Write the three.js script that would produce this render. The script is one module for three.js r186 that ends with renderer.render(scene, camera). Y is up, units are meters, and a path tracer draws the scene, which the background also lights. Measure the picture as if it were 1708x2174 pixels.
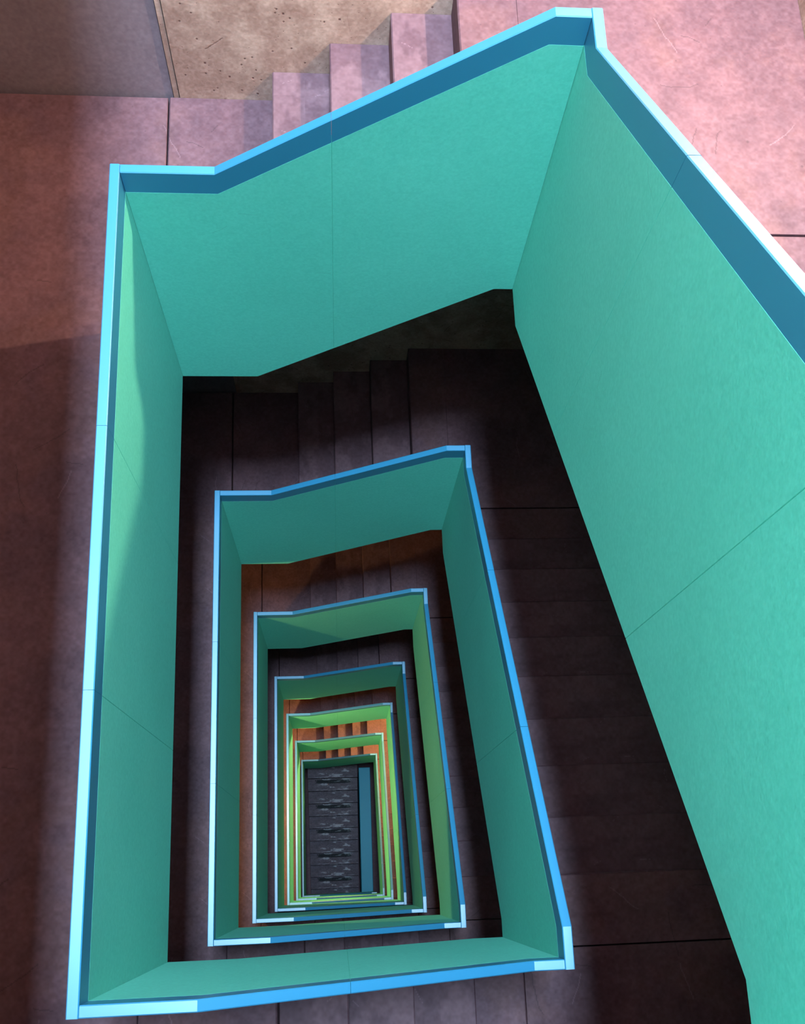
import * as THREE from 'three';
import { RectAreaLightUniformsLib } from 'three/addons/lights/RectAreaLightUniformsLib.js';

// ---------------------------------------------------------------- camera, light, exposure
// plan axes: e (east) = +x, n (north) = -z, h (height) = +y, all in metres
const V = (e, n, h) => new THREE.Vector3(e, h, -n);
const scene = new THREE.Scene();
const renderer = new THREE.WebGLRenderer({ antialias: true });
renderer.toneMapping = THREE.LinearToneMapping;
renderer.toneMappingExposure = 1.0;
renderer.shadowMap.enabled = true;
RectAreaLightUniformsLib.init();

const FOCAL = 2008.864, CX = 883.70, CY = 1319.19;
const camera = new THREE.PerspectiveCamera(2 * Math.atan(1087 / FOCAL) * 180 / Math.PI, 1708 / 2174, 0.05, 80);
camera.position.copy(V(0.7563, 0.34346, 2.86059));
camera.up.copy(V(0.0185713, 0.9650186, 0.261523));
camera.lookAt(V(0.7563 + 0.0863578, 0.34346 + 0.2590424, 2.86059 - 0.9619976));
camera.setViewOffset(1708, 2174, 854 - CX, 1087 - CY, 1708, 2174);
camera.updateProjectionMatrix();

const ROOF = 10.0;                                  // height of the roof over the stairwell
const SKY = { e0: 0.2, e1: 1.5, n0: -0.6, n1: 3.5 }; // the glazed opening in it
const SKYLIGHT = { color: new THREE.Color().setRGB(0.6, 0.93, 1.22), nits: 225 };
const skyLamp = new THREE.RectAreaLight(SKYLIGHT.color, SKYLIGHT.nits, SKY.e1 - SKY.e0, SKY.n1 - SKY.n0);
skyLamp.position.copy(V((SKY.e0 + SKY.e1) / 2, (SKY.n0 + SKY.n1) / 2, ROOF - 0.05));
skyLamp.up.set(0, 0, -1);
skyLamp.lookAt(V((SKY.e0 + SKY.e1) / 2, (SKY.n0 + SKY.n1) / 2, -10));
skyLamp.name = 'skylight_daylight';
scene.add(skyLamp);
scene.background = new THREE.Color().setRGB(0.5, 0.6, 0.7);

const WARM = new THREE.Color().setRGB(1.0, 0.68, 0.22);
const STAIRWARM = new THREE.Color().setRGB(1.0, 0.78, 0.52);
const LAMP_CD = { stair: 40, third: 8, fifth: 22, sixth: 17, long: 40 };

// ---------------------------------------------------------------- sizes (all metres)
const W = 1.582, L = 2.799;                          // outer edges of the handrails round the open well
const CAPW = 0.035, CAPH = 0.10, PIN = 0.0352, POUT = 0.004;
const RAIL = 1.0;                                    // rail top above the floor
const NORTH = 4.05, EAST = 2.85, SOUTH = -1.25, WEST = -1.25, BASE = -21.6;
const zW = [2.89, 0, -2.909, -5.807, -8.762, -11.515, -14.456, -17.342];
const zN = [null, 0.684, -2.252, -5.128, -8.08, -10.793, -13.766, -16.635];
const zS = [null, 2.21, -0.64, -3.608, -6.505, -9.29, -12.242, -15.128, -18.02];
const bW = [1.36, 1.40, 1.39, 1.35, 1.40, 1.28, 1.34, 1.345];
const bN = [null, 1.34, 1.327, 1.31, 1.34, 1.26, 1.30, 1.25];
const bS = [null, 1.27, 1.325, 1.33, 1.34, 1.33, 1.33, 1.33, 1.33];

// ---------------------------------------------------------------- small helpers
let seed = 12345;
const rnd = () => { seed = (seed * 1664525 + 1013904223) >>> 0; return seed / 4294967296; };
const taken = {};
function numbered(name) { const k = taken[name] = (taken[name] ?? -1) + 1; return k ? `${name}_${String(k).padStart(3, '0')}` : name; }
function thing(name, label, category, group) {
  const o = new THREE.Group(); o.name = numbered(name); scene.add(o);
  o.userData = { label, category }; if (group) o.userData.group = group;
  return o;
}
function struct(name, label) { const o = new THREE.Group(); o.name = name; scene.add(o); o.userData = { kind: 'structure', label }; return o; }
function part(name, geo, mat, parent, label) {
  const m = new THREE.Mesh(geo, mat); m.name = name; m.castShadow = m.receiveShadow = true;
  if (label) m.userData.label = label;
  parent.add(m); return m;
}
function finish(pos, uv) {                            // flat-shaded geometry, wound outwards
  const g = new THREE.BufferGeometry(); let vol = 0;
  for (let i = 0; i < pos.length; i += 9) {
    const [ax, ay, az, bx, by, bz, cx, cy, cz] = pos.slice(i, i + 9);
    vol += ax * (by * cz - bz * cy) - ay * (bx * cz - bz * cx) + az * (bx * cy - by * cx);
  }
  if (vol < 0) for (let i = 0; i < pos.length / 9; i++) for (let k = 0; k < 3; k++) {
    const a = i * 9 + 3 + k, b = i * 9 + 6 + k; [pos[a], pos[b]] = [pos[b], pos[a]];
    if (uv && k < 2) { const c = i * 6 + 2 + k, d = i * 6 + 4 + k; [uv[c], uv[d]] = [uv[d], uv[c]]; }
  }
  g.setAttribute('position', new THREE.Float32BufferAttribute(pos, 3));
  g.computeVertexNormals();
  if (uv) g.setAttribute('uv', new THREE.Float32BufferAttribute(uv, 2));
  else boxUV(g);
  return g;
}
function boxUV(g) {                                   // uv in metres from the face's own plane
  const p = g.attributes.position, nn = g.attributes.normal, out = [];
  for (let i = 0; i < p.count; i++) {
    const x = Math.abs(nn.getX(i)), y = Math.abs(nn.getY(i)), z = Math.abs(nn.getZ(i));
    if (y >= x && y >= z) out.push(p.getX(i), p.getZ(i)); else if (x >= z) out.push(p.getZ(i), p.getY(i)); else out.push(p.getX(i), p.getY(i));
  }
  g.setAttribute('uv', new THREE.Float32BufferAttribute(out, 2));
}
function loft(sections) {                             // sections: rows of the same number of points, each row a convex loop
  const pos = [], tri = (a, b, c) => pos.push(a.x, a.y, a.z, b.x, b.y, b.z, c.x, c.y, c.z), m = sections[0].length;
  for (let i = 0; i + 1 < sections.length; i++) for (let j = 0; j < m; j++) {
    const a = sections[i][j], b = sections[i][(j + 1) % m], c = sections[i + 1][(j + 1) % m], d = sections[i + 1][j];
    tri(a, b, c); tri(a, c, d);
  }
  const f = sections[0], l = sections[sections.length - 1];
  for (let j = 1; j + 1 < m; j++) { tri(f[0], f[j + 1], f[j]); tri(l[0], l[j], l[j + 1]); }
  return finish(pos);
}
function extrude(poly, w0, w1, map, uvOf) {           // poly of [u, v] swept from w0 to w1; map(u, v, w) gives the point
  const pos = [], uv = [], push = (u, v, w) => { const q = map(u, v, w); pos.push(q.x, q.y, q.z); if (uvOf) uv.push(...uvOf(u, v, w)); };
  const n = poly.length;
  for (let j = 0; j < n; j++) {
    const [a, b] = poly[j], [c, d] = poly[(j + 1) % n];
    push(a, b, w0); push(c, d, w0); push(c, d, w1); push(a, b, w0); push(c, d, w1); push(a, b, w1);
  }
  const pts = poly.map(q => new THREE.Vector2(q[0], q[1])), ccw = THREE.ShapeUtils.area(pts) > 0;
  for (const t of THREE.ShapeUtils.triangulateShape(pts, [])) {
    const [i, j, k] = ccw ? t : [t[0], t[2], t[1]];
    const s = ccw ? 1 : -1;
    const A = poly[t[0]], B = poly[t[1]], C = poly[t[2]];
    const area = (B[0] - A[0]) * (C[1] - A[1]) - (B[1] - A[1]) * (C[0] - A[0]);
    const o = (area > 0) === ccw ? [A, B, C] : [A, C, B];
    for (const q of [o[0], o[2], o[1]]) push(q[0], q[1], w0);
    for (const q of o) push(q[0], q[1], w1);
  }
  return finish(pos, uvOf ? uv : null);
}
function box(e0, e1, n0, n1, h0, h1, c = 0) {         // chamfered along its top edges by c
  const row = (a, b, d, f, h) => [V(a, d, h), V(b, d, h), V(b, f, h), V(a, f, h)];
  const rows = [row(e0, e1, n0, n1, h0)];
  if (c) rows.push(row(e0, e1, n0, n1, h1 - c), row(e0 + c, e1 - c, n0 + c, n1 - c, h1)); else rows.push(row(e0, e1, n0, n1, h1));
  return loft(rows);
}

// ---------------------------------------------------------------- procedural textures
function lattice(n) { const a = new Float32Array(n * n); for (let i = 0; i < a.length; i++) a[i] = rnd(); return a; }
function fbm(N, cells, octaves, gain = 0.5) {         // tileable value noise, 0..1
  const out = new Float32Array(N * N); let amp = 1, sum = 0;
  for (let o = 0; o < octaves; o++) {
    const c = cells << o, a = lattice(c);
    for (let y = 0; y < N; y++) for (let x = 0; x < N; x++) {
      const fx = x / N * c, fy = y / N * c, x0 = fx | 0, y0 = fy | 0, x1 = (x0 + 1) % c, y1 = (y0 + 1) % c;
      let u = fx - x0, v = fy - y0; u = u * u * (3 - 2 * u); v = v * v * (3 - 2 * v);
      out[y * N + x] += amp * ((a[y0 * c + x0] * (1 - u) + a[y0 * c + x1] * u) * (1 - v) + (a[y1 * c + x0] * (1 - u) + a[y1 * c + x1] * u) * v);
    }
    sum += amp; amp *= gain;
  }
  for (let i = 0; i < out.length; i++) out[i] /= sum;
  return out;
}
function texture(N, M, pixel, srgb, metres) {         // pixel(x, y) -> [r, g, b] 0..255
  const d = new Uint8Array(N * M * 4);
  for (let y = 0; y < M; y++) for (let x = 0; x < N; x++) {
    const c = pixel(x, y), i = (y * N + x) * 4;
    for (let k = 0; k < 3; k++) d[i + k] = Math.max(0, Math.min(255, c[k]));
    d[i + 3] = 255;
  }
  const t = new THREE.DataTexture(d, N, M, THREE.RGBAFormat);
  t.wrapS = t.wrapT = THREE.RepeatWrapping; t.magFilter = THREE.LinearFilter; t.minFilter = THREE.LinearMipmapLinearFilter; t.generateMipmaps = true;
  if (srgb) t.colorSpace = THREE.SRGBColorSpace;
  if (metres) t.repeat.set(1 / metres, 1 / metres);
  t.needsUpdate = true; return t;
}
const mix = (a, b, k) => a.map((v, i) => v + (b[i] - v) * k);
const step01 = (a, b, x) => { const k = Math.max(0, Math.min(1, (x - a) / (b - a))); return k * k * (3 - 2 * k); };
const NS = 512;
const coarse = fbm(NS, 4, 5, 0.55), mid = fbm(NS, 16, 4, 0.6), fine = fbm(NS, 128, 2, 0.7), other = fbm(NS, 6, 5, 0.6);
const at = (a, x, y) => a[((y % NS) + NS) % NS * NS + ((x % NS) + NS) % NS];

// scattered pits and scratches, drawn into a height field that wraps
function marks(N, pits, scratches, rMax) {
  const a = new Float32Array(N * N);
  const dot = (cx, cy, r, v) => { for (let y = -Math.ceil(r); y <= r; y++) for (let x = -Math.ceil(r); x <= r; x++) if (x * x + y * y <= r * r) a[((cy + y + N) % N | 0) * N + ((cx + x + N) % N | 0)] = v; };
  for (let i = 0; i < pits; i++) dot(rnd() * N | 0, rnd() * N | 0, 0.4 + rnd() * rnd() * rMax, -1);
  for (let i = 0; i < scratches; i++) {
    let x = rnd() * N, y = rnd() * N, t = rnd() * 6.28; const len = 10 + rnd() * 40, v = rnd() < 0.6 ? 1 : -0.6;
    for (let k = 0; k < len; k++) { t += (rnd() - 0.5) * 0.25; x += Math.cos(t); y += Math.sin(t); a[((y + N) % N | 0) * N + ((x + N) % N | 0)] = v; }
  }
  return a;
}
const wornMarks = marks(NS, 60, 34, 1.0), pitMarks = marks(NS, 420, 14, 1.7);
const floorMap = texture(NS, NS, (x, y) => {
  const k = at(coarse, x, y), m = at(mid, x, y), f = at(fine, x, y), s = wornMarks[y * NS + x];
  let c = mix([84, 55, 63], [104, 70, 76], step01(0.25, 0.75, k * 0.35 + m * 0.65));
  c = mix(c, [107, 70, 66], 0.35 * step01(0.52, 0.68, at(other, x, y)));
  c = c.map(v => v + (f - 0.5) * 24);
  return s > 0 ? mix(c, [146, 118, 124], 0.45) : s < 0 ? mix(c, [56, 34, 40], 0.5) : c;
}, true, 2.2);
const floorBump = texture(NS, NS, (x, y) => { const v = 120 + 90 * (at(mid, x, y) - 0.5) + 60 * (at(fine, x, y) - 0.5) + 40 * wornMarks[y * NS + x]; return [v, v, v]; }, false, 2.2);
const concreteMap = texture(NS, NS, (x, y) => {
  const k = at(other, x, y), m = at(mid, y, x), f = at(fine, x, y), s = pitMarks[y * NS + x];
  let c = mix([150, 116, 104], [182, 150, 136], step01(0.34, 0.66, k * 0.55 + m * 0.45));
  c = c.map(v => v + (f - 0.5) * 30);
  return s < 0 ? mix(c, [84, 52, 48], 0.75) : s > 0 ? mix(c, [130, 94, 86], 0.4) : c;
}, true, 1.6);
const concreteBump = texture(NS, NS, (x, y) => { const v = 140 + 60 * (at(mid, y, x) - 0.5) + 50 * (at(fine, x, y) - 0.5) + (pitMarks[y * NS + x] < 0 ? -110 : 0); return [v, v, v]; }, false, 1.6);
const greyMauveMap = texture(NS, NS, (x, y) => { const c = mix([108, 90, 97], [136, 116, 124], at(coarse, y, x)); return c.map(v => v + (at(fine, x, y) - 0.5) * 18); }, true, 2.0);  // cooler, darker panel tone than the concrete, mottled at random
const paintBump = texture(NS, NS, (x, y) => { const v = 128 + 120 * (at(fine, x, y) - 0.5) + 40 * (at(mid, x, y) - 0.5); return [v, v, v]; }, false, 0.8);
const scuffs = marks(1024, 26, 16, 0.9);
const paintMap = texture(1024, 1024, (x, y) => {
  const k = (at(fine, x, y) - 0.5) * 14 + (at(coarse, x >> 1, y >> 1) - 0.5) * 12, s = scuffs[y * 1024 + x], c = [88 + k, 190 + k, 170 + k];
  return s < 0 ? mix(c, [70, 150, 132], 0.45) : s > 0 ? mix(c, [84, 168, 150], 0.25) : c;
}, true, 2.4);
const railRough = texture(NS, NS, (x, y) => { const v = 105 + 90 * (at(mid, x, y) - 0.5) + 60 * (at(fine, x, y) - 0.5); return [v, v, v]; }, false, 0.5);
// worn steps: scuffed in ragged patches; paler nosing half is partly painted lamp light
const stepMaps = [0, 1, 2, 3].map(q => texture(256, 64, (x, y) => {
  const v = y / 64, X = x + q * 91, Y = y + q * 37, k = at(mid, X, Y * 2), f = at(fine, X, Y);
  const scuffAndLight = step01(0.48, 0.6, at(other, X * 2, Y * 3) + (v < 0.5 ? 0.06 : 0));
  let c = mix(mix([82, 54, 62], [100, 68, 74], k), mix([102, 71, 77], [118, 86, 91], k), scuffAndLight * (q < 2 ? 0.8 : 0.4)).map(t => t + (f - 0.5) * 22);
  return wornMarks[((Y * 3) % NS) * NS + (X * 2) % NS] > 0 ? mix(c, [146, 118, 124], 0.5) : c;
}, true));
// bottom stair: dull purplish stone, polished streaks with glints painted pale; every other step carries a long black smear
const stoneMaps = [0, 1].map(q => texture(256, 64, (x, y) => {
  const X = x + q * 133, Y = y + q * 61, k = at(mid, X, Y * 2), f = at(fine, X, Y), g = at(mid, X, Y * 3);
  let c = mix([72, 60, 68], [98, 84, 92], k); c = c.map(t => t + (f - 0.5) * 30);
  c = mix(c, [134, 124, 132], 0.8 * step01(0.54, 0.66, g) * step01(0.12, 0.3, x / 256) * step01(0.92, 0.8, x / 256));
  const d = Math.abs(y / 64 - 0.72 - 0.1 * (at(coarse, X * 2, 9) - 0.5)), e = Math.min(x / 256 - 0.16, 0.84 - x / 256) + 0.1 * (f - 0.5);
  if (y < 4) c = mix(c, [140, 130, 138], 0.6 * step01(0.35, 0.6, at(mid, X * 2, 5)));
  return q && d < 0.15 && e > 0 ? [20, 18, 24] : c;
}, true));
const stoneGloss = [0, 1].map(q => texture(256, 64, (x, y) => {
  const X = x + q * 133, Y = y + q * 61, g = step01(0.5, 0.66, at(mid, X, Y * 3)) * step01(0.12, 0.3, x / 256) * step01(0.92, 0.8, x / 256), v = 215 - 85 * g;
  return [v, v, v];
}, false));
const std = o => new THREE.MeshStandardMaterial(o);
const M = {
  floor: std({ map: floorMap, bumpMap: floorBump, bumpScale: 0.004, roughness: 0.7 }),
  steps: stepMaps.map(map => std({ map, roughness: 0.7 })),
  concrete: std({ map: concreteMap, bumpMap: concreteBump, bumpScale: 0.003, roughness: 0.9 }),
  greyMauve: std({ map: greyMauveMap, bumpMap: floorBump, bumpScale: 0.002, roughness: 0.85 }),
  mint: std({ map: paintMap, bumpMap: paintBump, bumpScale: 0.0004, roughness: 0.7 }),
  rail: new THREE.MeshPhysicalMaterial({ color: new THREE.Color().setRGB(0.02, 0.165, 0.285), roughness: 0.42, ior: 1.7, clearcoat: 0.3, clearcoatRoughness: 0.3 }),
  ledge: std({ color: new THREE.Color().setRGB(0.02, 0.22, 0.32), roughness: 0.6 }),
  soffit: std({ map: concreteMap, roughness: 0.9 }),
  stone: stoneMaps.map((map, q) => std({ map, roughness: 1, roughnessMap: stoneGloss[q] })),
  steel: std({ color: new THREE.Color().setRGB(0.35, 0.36, 0.38), roughness: 0.5, metalness: 0.6 }),
  glass: std({ color: 0xffffff, roughness: 0.6, emissive: SKYLIGHT.color, emissiveIntensity: 12 }),
  bulb: c => std({ color: 0xffffff, roughness: 0.5, emissive: c, emissiveIntensity: 4 }),
};

// ---------------------------------------------------------------- the room: outer walls, roof, bottom floor
const T = 0.25;
{
  const n = struct('wall_north', 'rough pink board-marked concrete wall behind the short flights');
  part('concrete_panel', box(0.055, EAST + T, NORTH, NORTH + T, BASE, ROOF), M.concrete, n, 'pitted warm concrete with small holes');
  part('joint_strip', box(0.026, 0.050, NORTH + 0.004, NORTH + T, BASE, ROOF), M.concrete, n);
  part('smooth_panel', box(WEST - T, 0.021, NORTH + 0.016, NORTH + T, BASE, ROOF), M.greyMauve, n, 'smooth grey mauve panel');
  const s = struct('wall_south', 'concrete wall behind the short flights that lead up to the long landings');
  part('concrete_panel', box(WEST - T, EAST + T, SOUTH - T, SOUTH, BASE, ROOF), M.concrete, s);
  const w = struct('wall_west', 'concrete wall behind the long landings');
  part('concrete_panel', box(WEST - T, WEST, SOUTH, NORTH, BASE, ROOF), M.concrete, w);
  const e = struct('wall_east', 'concrete wall behind the long flights');
  part('concrete_panel', box(EAST, EAST + T, SOUTH, NORTH, BASE, ROOF), M.concrete, e);
  const f = struct('floor', 'pink concrete floor at the bottom of the stairwell');
  part('slab', box(WEST - T, EAST + T, SOUTH - T, NORTH + T, BASE - 0.3, BASE), M.floor, f);
  const c = struct('ceiling', 'roof slab round the glazed skylight');
  part('slab', box(WEST - T, EAST + T, SOUTH - T, SKY.n0, ROOF, ROOF + 0.3), M.soffit, c);
  part('slab', box(WEST - T, EAST + T, SKY.n1, NORTH + T, ROOF, ROOF + 0.3), M.soffit, c);
  part('slab', box(WEST - T, SKY.e0, SKY.n0, SKY.n1, ROOF, ROOF + 0.3), M.soffit, c);
  part('slab', box(SKY.e1, EAST + T, SKY.n0, SKY.n1, ROOF, ROOF + 0.3), M.soffit, c);
  const g = struct('window_1', 'milky glazed roof light over the stairwell'), du = (SKY.e1 - SKY.e0) / 2, dv = (SKY.n1 - SKY.n0) / 4;
  for (let i = 0; i < 2; i++) for (let j = 0; j < 4; j++)
    part('pane', box(SKY.e0 + i * du + 0.02, SKY.e0 + (i + 1) * du - 0.02, SKY.n0 + j * dv + 0.02, SKY.n0 + (j + 1) * dv - 0.02, ROOF + 0.02, ROOF + 0.04), M.glass, g);
  for (let i = 0; i <= 2; i++) part('bar', box(SKY.e0 + i * du - 0.02, SKY.e0 + i * du + 0.02, SKY.n0, SKY.n1, ROOF - 0.01, ROOF + 0.1), M.steel, g);
  for (let j = 0; j <= 4; j++) part('bar', box(SKY.e0, SKY.e1, SKY.n0 + j * dv - 0.02, SKY.n0 + j * dv + 0.02, ROOF - 0.01, ROOF + 0.1), M.steel, g);
}

// ---------------------------------------------------------------- stairs and landings
const ORD = ['overhead', 'topmost', 'second', 'third', 'fourth', 'fifth', 'sixth', 'lowest'];
let turn = 0;
// map(s, t, h): s along the climb, t away from the well, h height; profile of the underside given by its breaks
function flight(o, map, len, width, risers, h0, h1, under) {
  const toneSet = risers.length > 5 ? 2 : 0;             // the short flights carry stronger scuffs and painted light than the long ones
  const rise = (h1 - h0) / risers.length, G = 0.004, c = 0.006;
  const piece = (a, b, top, depth, mat, uvOf, name) => {
    const poly = [[a, top - depth], [b, top - depth], [b, top], [a + c, top], [a, top - c]];
    part(name, extrude(poly, 0.006, width - 0.002, map, uvOf), mat, o);
  };
  piece(map(0, 0, 0).x > 1.5 && !toneSet ? 0.0005 : G, risers[0] + 0.03, h0, 0.16, M.floor, null, 'lower_platform');
  for (let i = 0; i + 1 < risers.length; i++) {
    const a = risers[i], b = risers[i + 1], du = rnd();
    piece(a, b + 0.03, h0 + rise * (i + 1), rise + 0.06, M.steps[toneSet + (i + turn) % 2], (u, v, w) => [w / 1.25 + du, Math.min(0.98, Math.max(0.02, (u - a) / (b - a)))], 'step');
  }
  turn++;
  piece(risers[risers.length - 1], len - (toneSet ? G : 0.0005), h1, rise + 0.06, M.floor, null, 'upper_platform');
  const top = [[len - G, h1 - 0.14], [risers[risers.length - 1] + 0.05, h1 - rise - 0.03], [risers[0] + 0.05, h0 - 0.12], [G, h0 - 0.12]];
  part('waist_slab', extrude([...under, ...top], 0.006, width - 0.002, map), M.soffit, o);
}
const RN = [0.511, 0.782, 1.055, 1.326], RE = Array.from({ length: 9 }, (_, i) => 0.292 + i * 0.2733), RS = [0.247, 0.524, 0.797, 1.068];
const mapN = (s, t, h) => V(s, L + t, h), mapE = (s, t, h) => V(W + t, L - s, h), mapS = (s, t, h) => V(W - s, -t, h);
const sw = f => (s, h, t) => f(s, t, h);              // extrude hands over (u, v, w) = (s, h, t)

for (let k = 0; k <= 7; k++) {
  const lw = thing('landing', k ? `long flat pink concrete landing, ${ORD[k]} of the stairwell, without steps` : 'long concrete landing slab overhead, above the topmost landing in view', 'landing', 'long landings');
  part('slab', box(WEST + 0.002, -0.003, SOUTH + 0.002, NORTH - 0.002, zW[k] - RAIL - 0.1, zW[k] - RAIL, 0.004), M.floor, lw);
  part('underside', box(WEST + 0.002, -0.003, SOUTH + 0.002, NORTH - 0.002, zW[k] - bW[k] + 0.03, zW[k] - RAIL - 0.1), M.soffit, lw);
}
for (let k = 1; k <= 8; k++) {
  if (k <= 7) {
    const which = `${ORD[k]} long landing`;
    const n = thing('stair_flight', `short flight of worn pink steps climbing away from the ${which}`, 'stairs', 'short flights climbing from the long landings');
    flight(n, sw(mapN), W, NORTH - L, RN, zW[k] - RAIL, zN[k] - RAIL, [[0.004, zW[k] - bW[k] + 0.03], [0.40, zW[k] - bW[k] + 0.03], [1.465, zN[k] - bN[k] + 0.03], [W - 0.004, zN[k] - bN[k] + 0.03]]);
    const ne = thing('landing', `square corner landing at the head of the short flight climbing from ${which}`, 'landing', 'corner landings above the short flights');
    part('slab', box(W + 0.001, EAST - 0.002, L + 0.003, NORTH - 0.002, zN[k] - RAIL - 0.1, zN[k] - RAIL, 0.0005), M.floor, ne);
    part('underside', box(W + 0.001, EAST - 0.002, L + 0.003, NORTH - 0.002, zN[k] - bN[k] + 0.03, zN[k] - RAIL - 0.1), M.soffit, ne);
    const e = thing('stair_flight', `long flight of nine steps on the turn above the ${which}`, 'stairs', 'long flights');
    flight(e, sw(mapE), L, EAST - W, RE, zN[k] - RAIL, zS[k] - RAIL, [[0.004, zN[k] - bN[k] + 0.03], [L - 2.585, zN[k] - bN[k] + 0.03], [L - 0.12, zS[k] - bS[k] + 0.03], [L - 0.004, zS[k] - bS[k] + 0.03]]);
  }
  const up = `${ORD[k - 1]} long landing`;
  const se = thing('landing', `square corner landing at the foot of the short flight leading up to ${up}`, 'landing', 'corner landings below the long landings');
  part('slab', box(W + 0.001, EAST - 0.002, SOUTH + 0.002, -0.004, zS[k] - RAIL - 0.1, zS[k] - RAIL, 0.0005), M.floor, se);
  part('underside', box(W + 0.001, EAST - 0.002, SOUTH + 0.002, -0.004, zS[k] - bS[k] + 0.03, zS[k] - RAIL - 0.1), M.soffit, se);
  const s = thing('stair_flight', `short flight of worn purple steps leading up to the ${up}`, 'stairs', 'short flights leading up to the long landings');
  flight(s, sw(mapS), W, -SOUTH, RS, zS[k] - RAIL, zW[k - 1] - RAIL, [[0.004, zS[k] - bS[k] + 0.03], [W - 1.405, zS[k] - bS[k] + 0.03], [W - 0.325, zW[k - 1] - bW[k - 1] + 0.03], [W - 0.004, zW[k - 1] - bW[k - 1] + 0.03]]);
}

// ---------------------------------------------------------------- balustrades: mint panels under a blue handrail
const SIDE = {
  W: { len: L, at: (s, t, h) => V(t, s, h) },
  N: { len: W, at: (s, t, h) => V(s, L - t, h) },
  E: { len: L, at: (s, t, h) => V(W - t, s, h) },
  S: { len: W, at: (s, t, h) => V(s, t, h) },
};
const lerpLine = (pts, s) => { for (let i = 0; i + 1 < pts.length; i++) if (s <= pts[i + 1][0] + 1e-9) { const [a, b] = [pts[i], pts[i + 1]]; return a[1] + (b[1] - a[1]) * (s - a[0]) / Math.max(1e-9, b[0] - a[0]); } return pts[pts.length - 1][1]; };
function balustrade(side, top, bottom, joints, label, group) {
  const { len, at } = SIDE[side], o = thing('balustrade', label, 'balustrade', group);
  const butt = d => s => side === 'W' || side === 'E' ? s : Math.min(len - d, Math.max(d, s));   // short sides end against the long ones
  const bends = [...top.map(t => t[0]), ...joints].sort((p, q) => p - q).map(s => [s, lerpLine(top, s)]);
  for (let i = 0; i + 1 < bends.length; i++) {        // one length of handrail between two bends or butt joints
    const prof = h => [[0, h - CAPH], [0, h - 0.003], [0.003, h], [CAPW - 0.003, h], [CAPW, h - 0.003], [CAPW, h - CAPH]];
    part('handrail', loft([bends[i], bends[i + 1]].map(([s, h], j) => [s + (joints.includes(s) ? (j ? -0.0006 : 0.0006) : 0), h]).map(([s, h]) => prof(h).map(([t, y]) => at(butt(CAPW + 0.0015)(s), t, y)))), M.rail, o, i ? undefined : 'glossy light blue handrail');
  }
  const cuts = [0, ...joints, len];
  for (let i = 0; i + 1 < cuts.length; i++) {
    const a = cuts[i], b = cuts[i + 1], st = [a, b];
    if (i) st.push(a + 0.0015); if (b < len) st.push(b - 0.0015);
    for (const [s] of [...top, ...bottom]) if (s > a + 0.004 && s < b - 0.004) st.push(s);
    st.sort((p, q) => p - q);
    const rows = st.map(s => {
      const inset = (s === a && i) || (s === b && b < len) ? 0.002 : 0, ti = PIN - inset;
      const hb = lerpLine(bottom, s), ht = lerpLine(top, s) - CAPH;
      return [[POUT, hb], [POUT, ht], [ti - 0.0004, ht], [ti, ht - 0.0004], [ti, hb + 0.002], [ti - 0.002, hb]].map(([t, h]) => at(butt(PIN + 0.001)(s), t, h));
    });
    part('panel', loft(rows), M.mint, o, i ? undefined : 'mint green painted panel');
  }
  return o;
}
for (let k = 0; k <= 7; k++) {
  const name = `${ORD[k]} long landing`;
  balustrade('W', [[0, zW[k]], [L, zW[k]]], [[0, zW[k] - bW[k]], [L, zW[k] - bW[k]]], [0.92, 1.79],
    k ? `level mint balustrade with blue rail along the ${name}` : 'level mint balustrade along the landing overhead', 'balustrades of the long landings');
}
for (let k = 1; k <= 8; k++) {
  if (k <= 7) {
    const name = `${ORD[k]} long landing`;
    balustrade('N', [[0, zW[k]], [0.3634, zW[k]], [1.4376, zN[k]], [W, zN[k]]], [[0, zW[k] - bW[k]], [0.40, zW[k] - bW[k]], [1.465, zN[k] - bN[k]], [W, zN[k] - bN[k]]], [0.777],
      `sloping mint balustrade of the short flight climbing away from ${name}`, 'balustrades of the short flights climbing from the long landings');
    balustrade('E', [[0, zS[k]], [0.1448, zS[k]], [2.6528, zN[k]], [L, zN[k]]], [[0, zS[k] - bS[k]], [0.12, zS[k] - bS[k]], [2.585, zN[k] - bN[k]], [L, zN[k] - bN[k]]], [0.945, 1.848],
      `sloping mint balustrade of the long flight on the turn above ${name}`, 'balustrades of the long flights');
  }
  const up = `${ORD[k - 1]} long landing`;
  balustrade('S', [[0, zW[k - 1]], [0.3565, zW[k - 1]], [1.4371, zS[k]], [W, zS[k]]], [[0, zW[k - 1] - bW[k - 1]], [0.325, zW[k - 1] - bW[k - 1]], [1.405, zS[k] - bS[k]], [W, zS[k] - bS[k]]], [0.785],
    `sloping mint balustrade of the short flight leading up to ${up}`, 'balustrades of the short flights leading up to the long landings');
}

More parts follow.
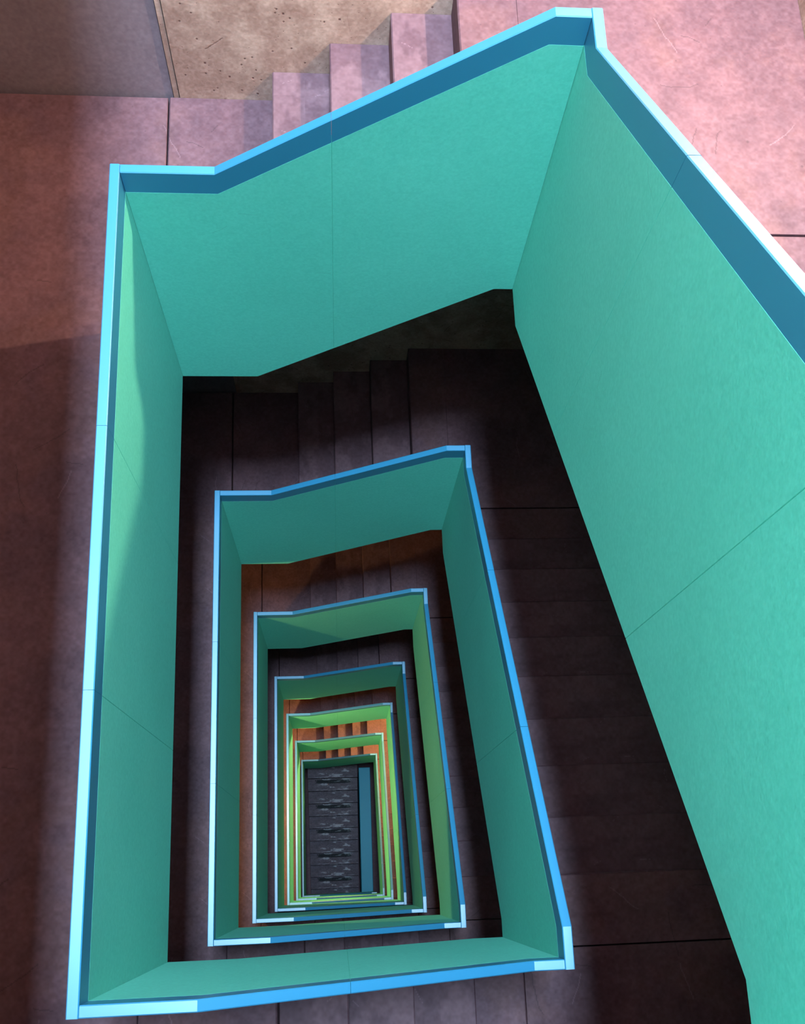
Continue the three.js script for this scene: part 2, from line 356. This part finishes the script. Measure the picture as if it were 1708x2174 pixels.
// ---------------------------------------------------------------- the last stair at the bottom of the well
{
  const o = thing('bottom_stair', 'straight stair with polished steps and black smears at the bottom of the well', 'stairs');
  for (let i = 0; i < 12; i++) {
    const n1 = 2.87 - i * 0.2733, n0 = n1 - 0.2733, h = -19.15 - i * 0.17;
    const g = box(0.08, 1.22, n0 - 0.012, n1, Math.max(h - 0.2, BASE), h, 0.008), p = g.attributes.position, uv = [];
    for (let j = 0; j < p.count; j++) uv.push((p.getX(j) - 0.08) / 1.14, (-p.getZ(j) - n0) / 0.2733);
    g.setAttribute('uv', new THREE.Float32BufferAttribute(uv, 2));
    part('step', g, M.stone[i % 2], o);
  }
  const b = thing('blue_wall', 'broad teal blue wall top beside the bottom stair', 'wall');
  part('body', box(1.26, 1.50, 0.0, 2.80, BASE, -19.2), M.ledge, b);
  part('coping', box(1.25, 1.51, 0.0, 2.80, -19.2, -19.15, 0.01), M.ledge, b, 'teal blue painted coping');
}

// ---------------------------------------------------------------- lamps
function lamp(label, at, dir, color, cd, r = 0.11) {  // round bulkhead lamp: base on the wall or ceiling, glowing dome
  const o = thing('bulkhead_lamp', label, 'lamp');
  o.position.copy(at); o.quaternion.setFromUnitVectors(new THREE.Vector3(0, 1, 0), dir.clone().normalize());
  part('base', new THREE.CylinderGeometry(r * 1.15, r * 1.25, 0.03, 32).translate(0, 0.015, 0), M.steel, o);
  part('dome', new THREE.SphereGeometry(r, 32, 16, 0, Math.PI * 2, 0, Math.PI / 2).scale(1, 0.45, 1).translate(0, 0.03, 0), M.bulb(color), o, 'glowing frosted dome');
  const l = new THREE.PointLight(color, cd, 0, 2); l.castShadow = true; l.shadow.radius = r * 25;
  l.position.copy(at).addScaledVector(dir, 0.03 + r * 0.45 + 0.03); l.name = 'lamp_light'; scene.add(l);
}
lamp('round warm bulkhead lamp on the wall over the topmost corner landing', V(EAST, 3.3, 1.66), V(-1, 0, 0), STAIRWARM, LAMP_CD.stair, 0.09);
lamp('round warm bulkhead lamp on the wall of the third long landing', V(WEST, 1.4, zW[3] + 1.38), V(1, 0, 0), WARM, LAMP_CD.third);
lamp('round warm bulkhead lamp under the slab above the fifth long landing', V(-0.62, 1.4, zW[4] - bW[4] + 0.03), V(0, 0, -1), WARM, LAMP_CD.fifth);
lamp('round warm bulkhead lamp under the slab above the sixth long landing', V(-0.62, 1.4, zW[5] - bW[5] + 0.03), V(0, 0, -1), WARM, LAMP_CD.sixth);
lamp('round warm bulkhead lamp on the wall over the corner landing above the sixth long landing', V(EAST, 3.3, zN[6] + 0.98), V(-1, 0, 0), WARM, LAMP_CD.long);
lamp('round warm bulkhead lamp on the wall over the corner landing above the lowest long landing', V(EAST, 3.3, zN[7] + 0.98), V(-1, 0, 0), WARM, LAMP_CD.long);

renderer.render(scene, camera);
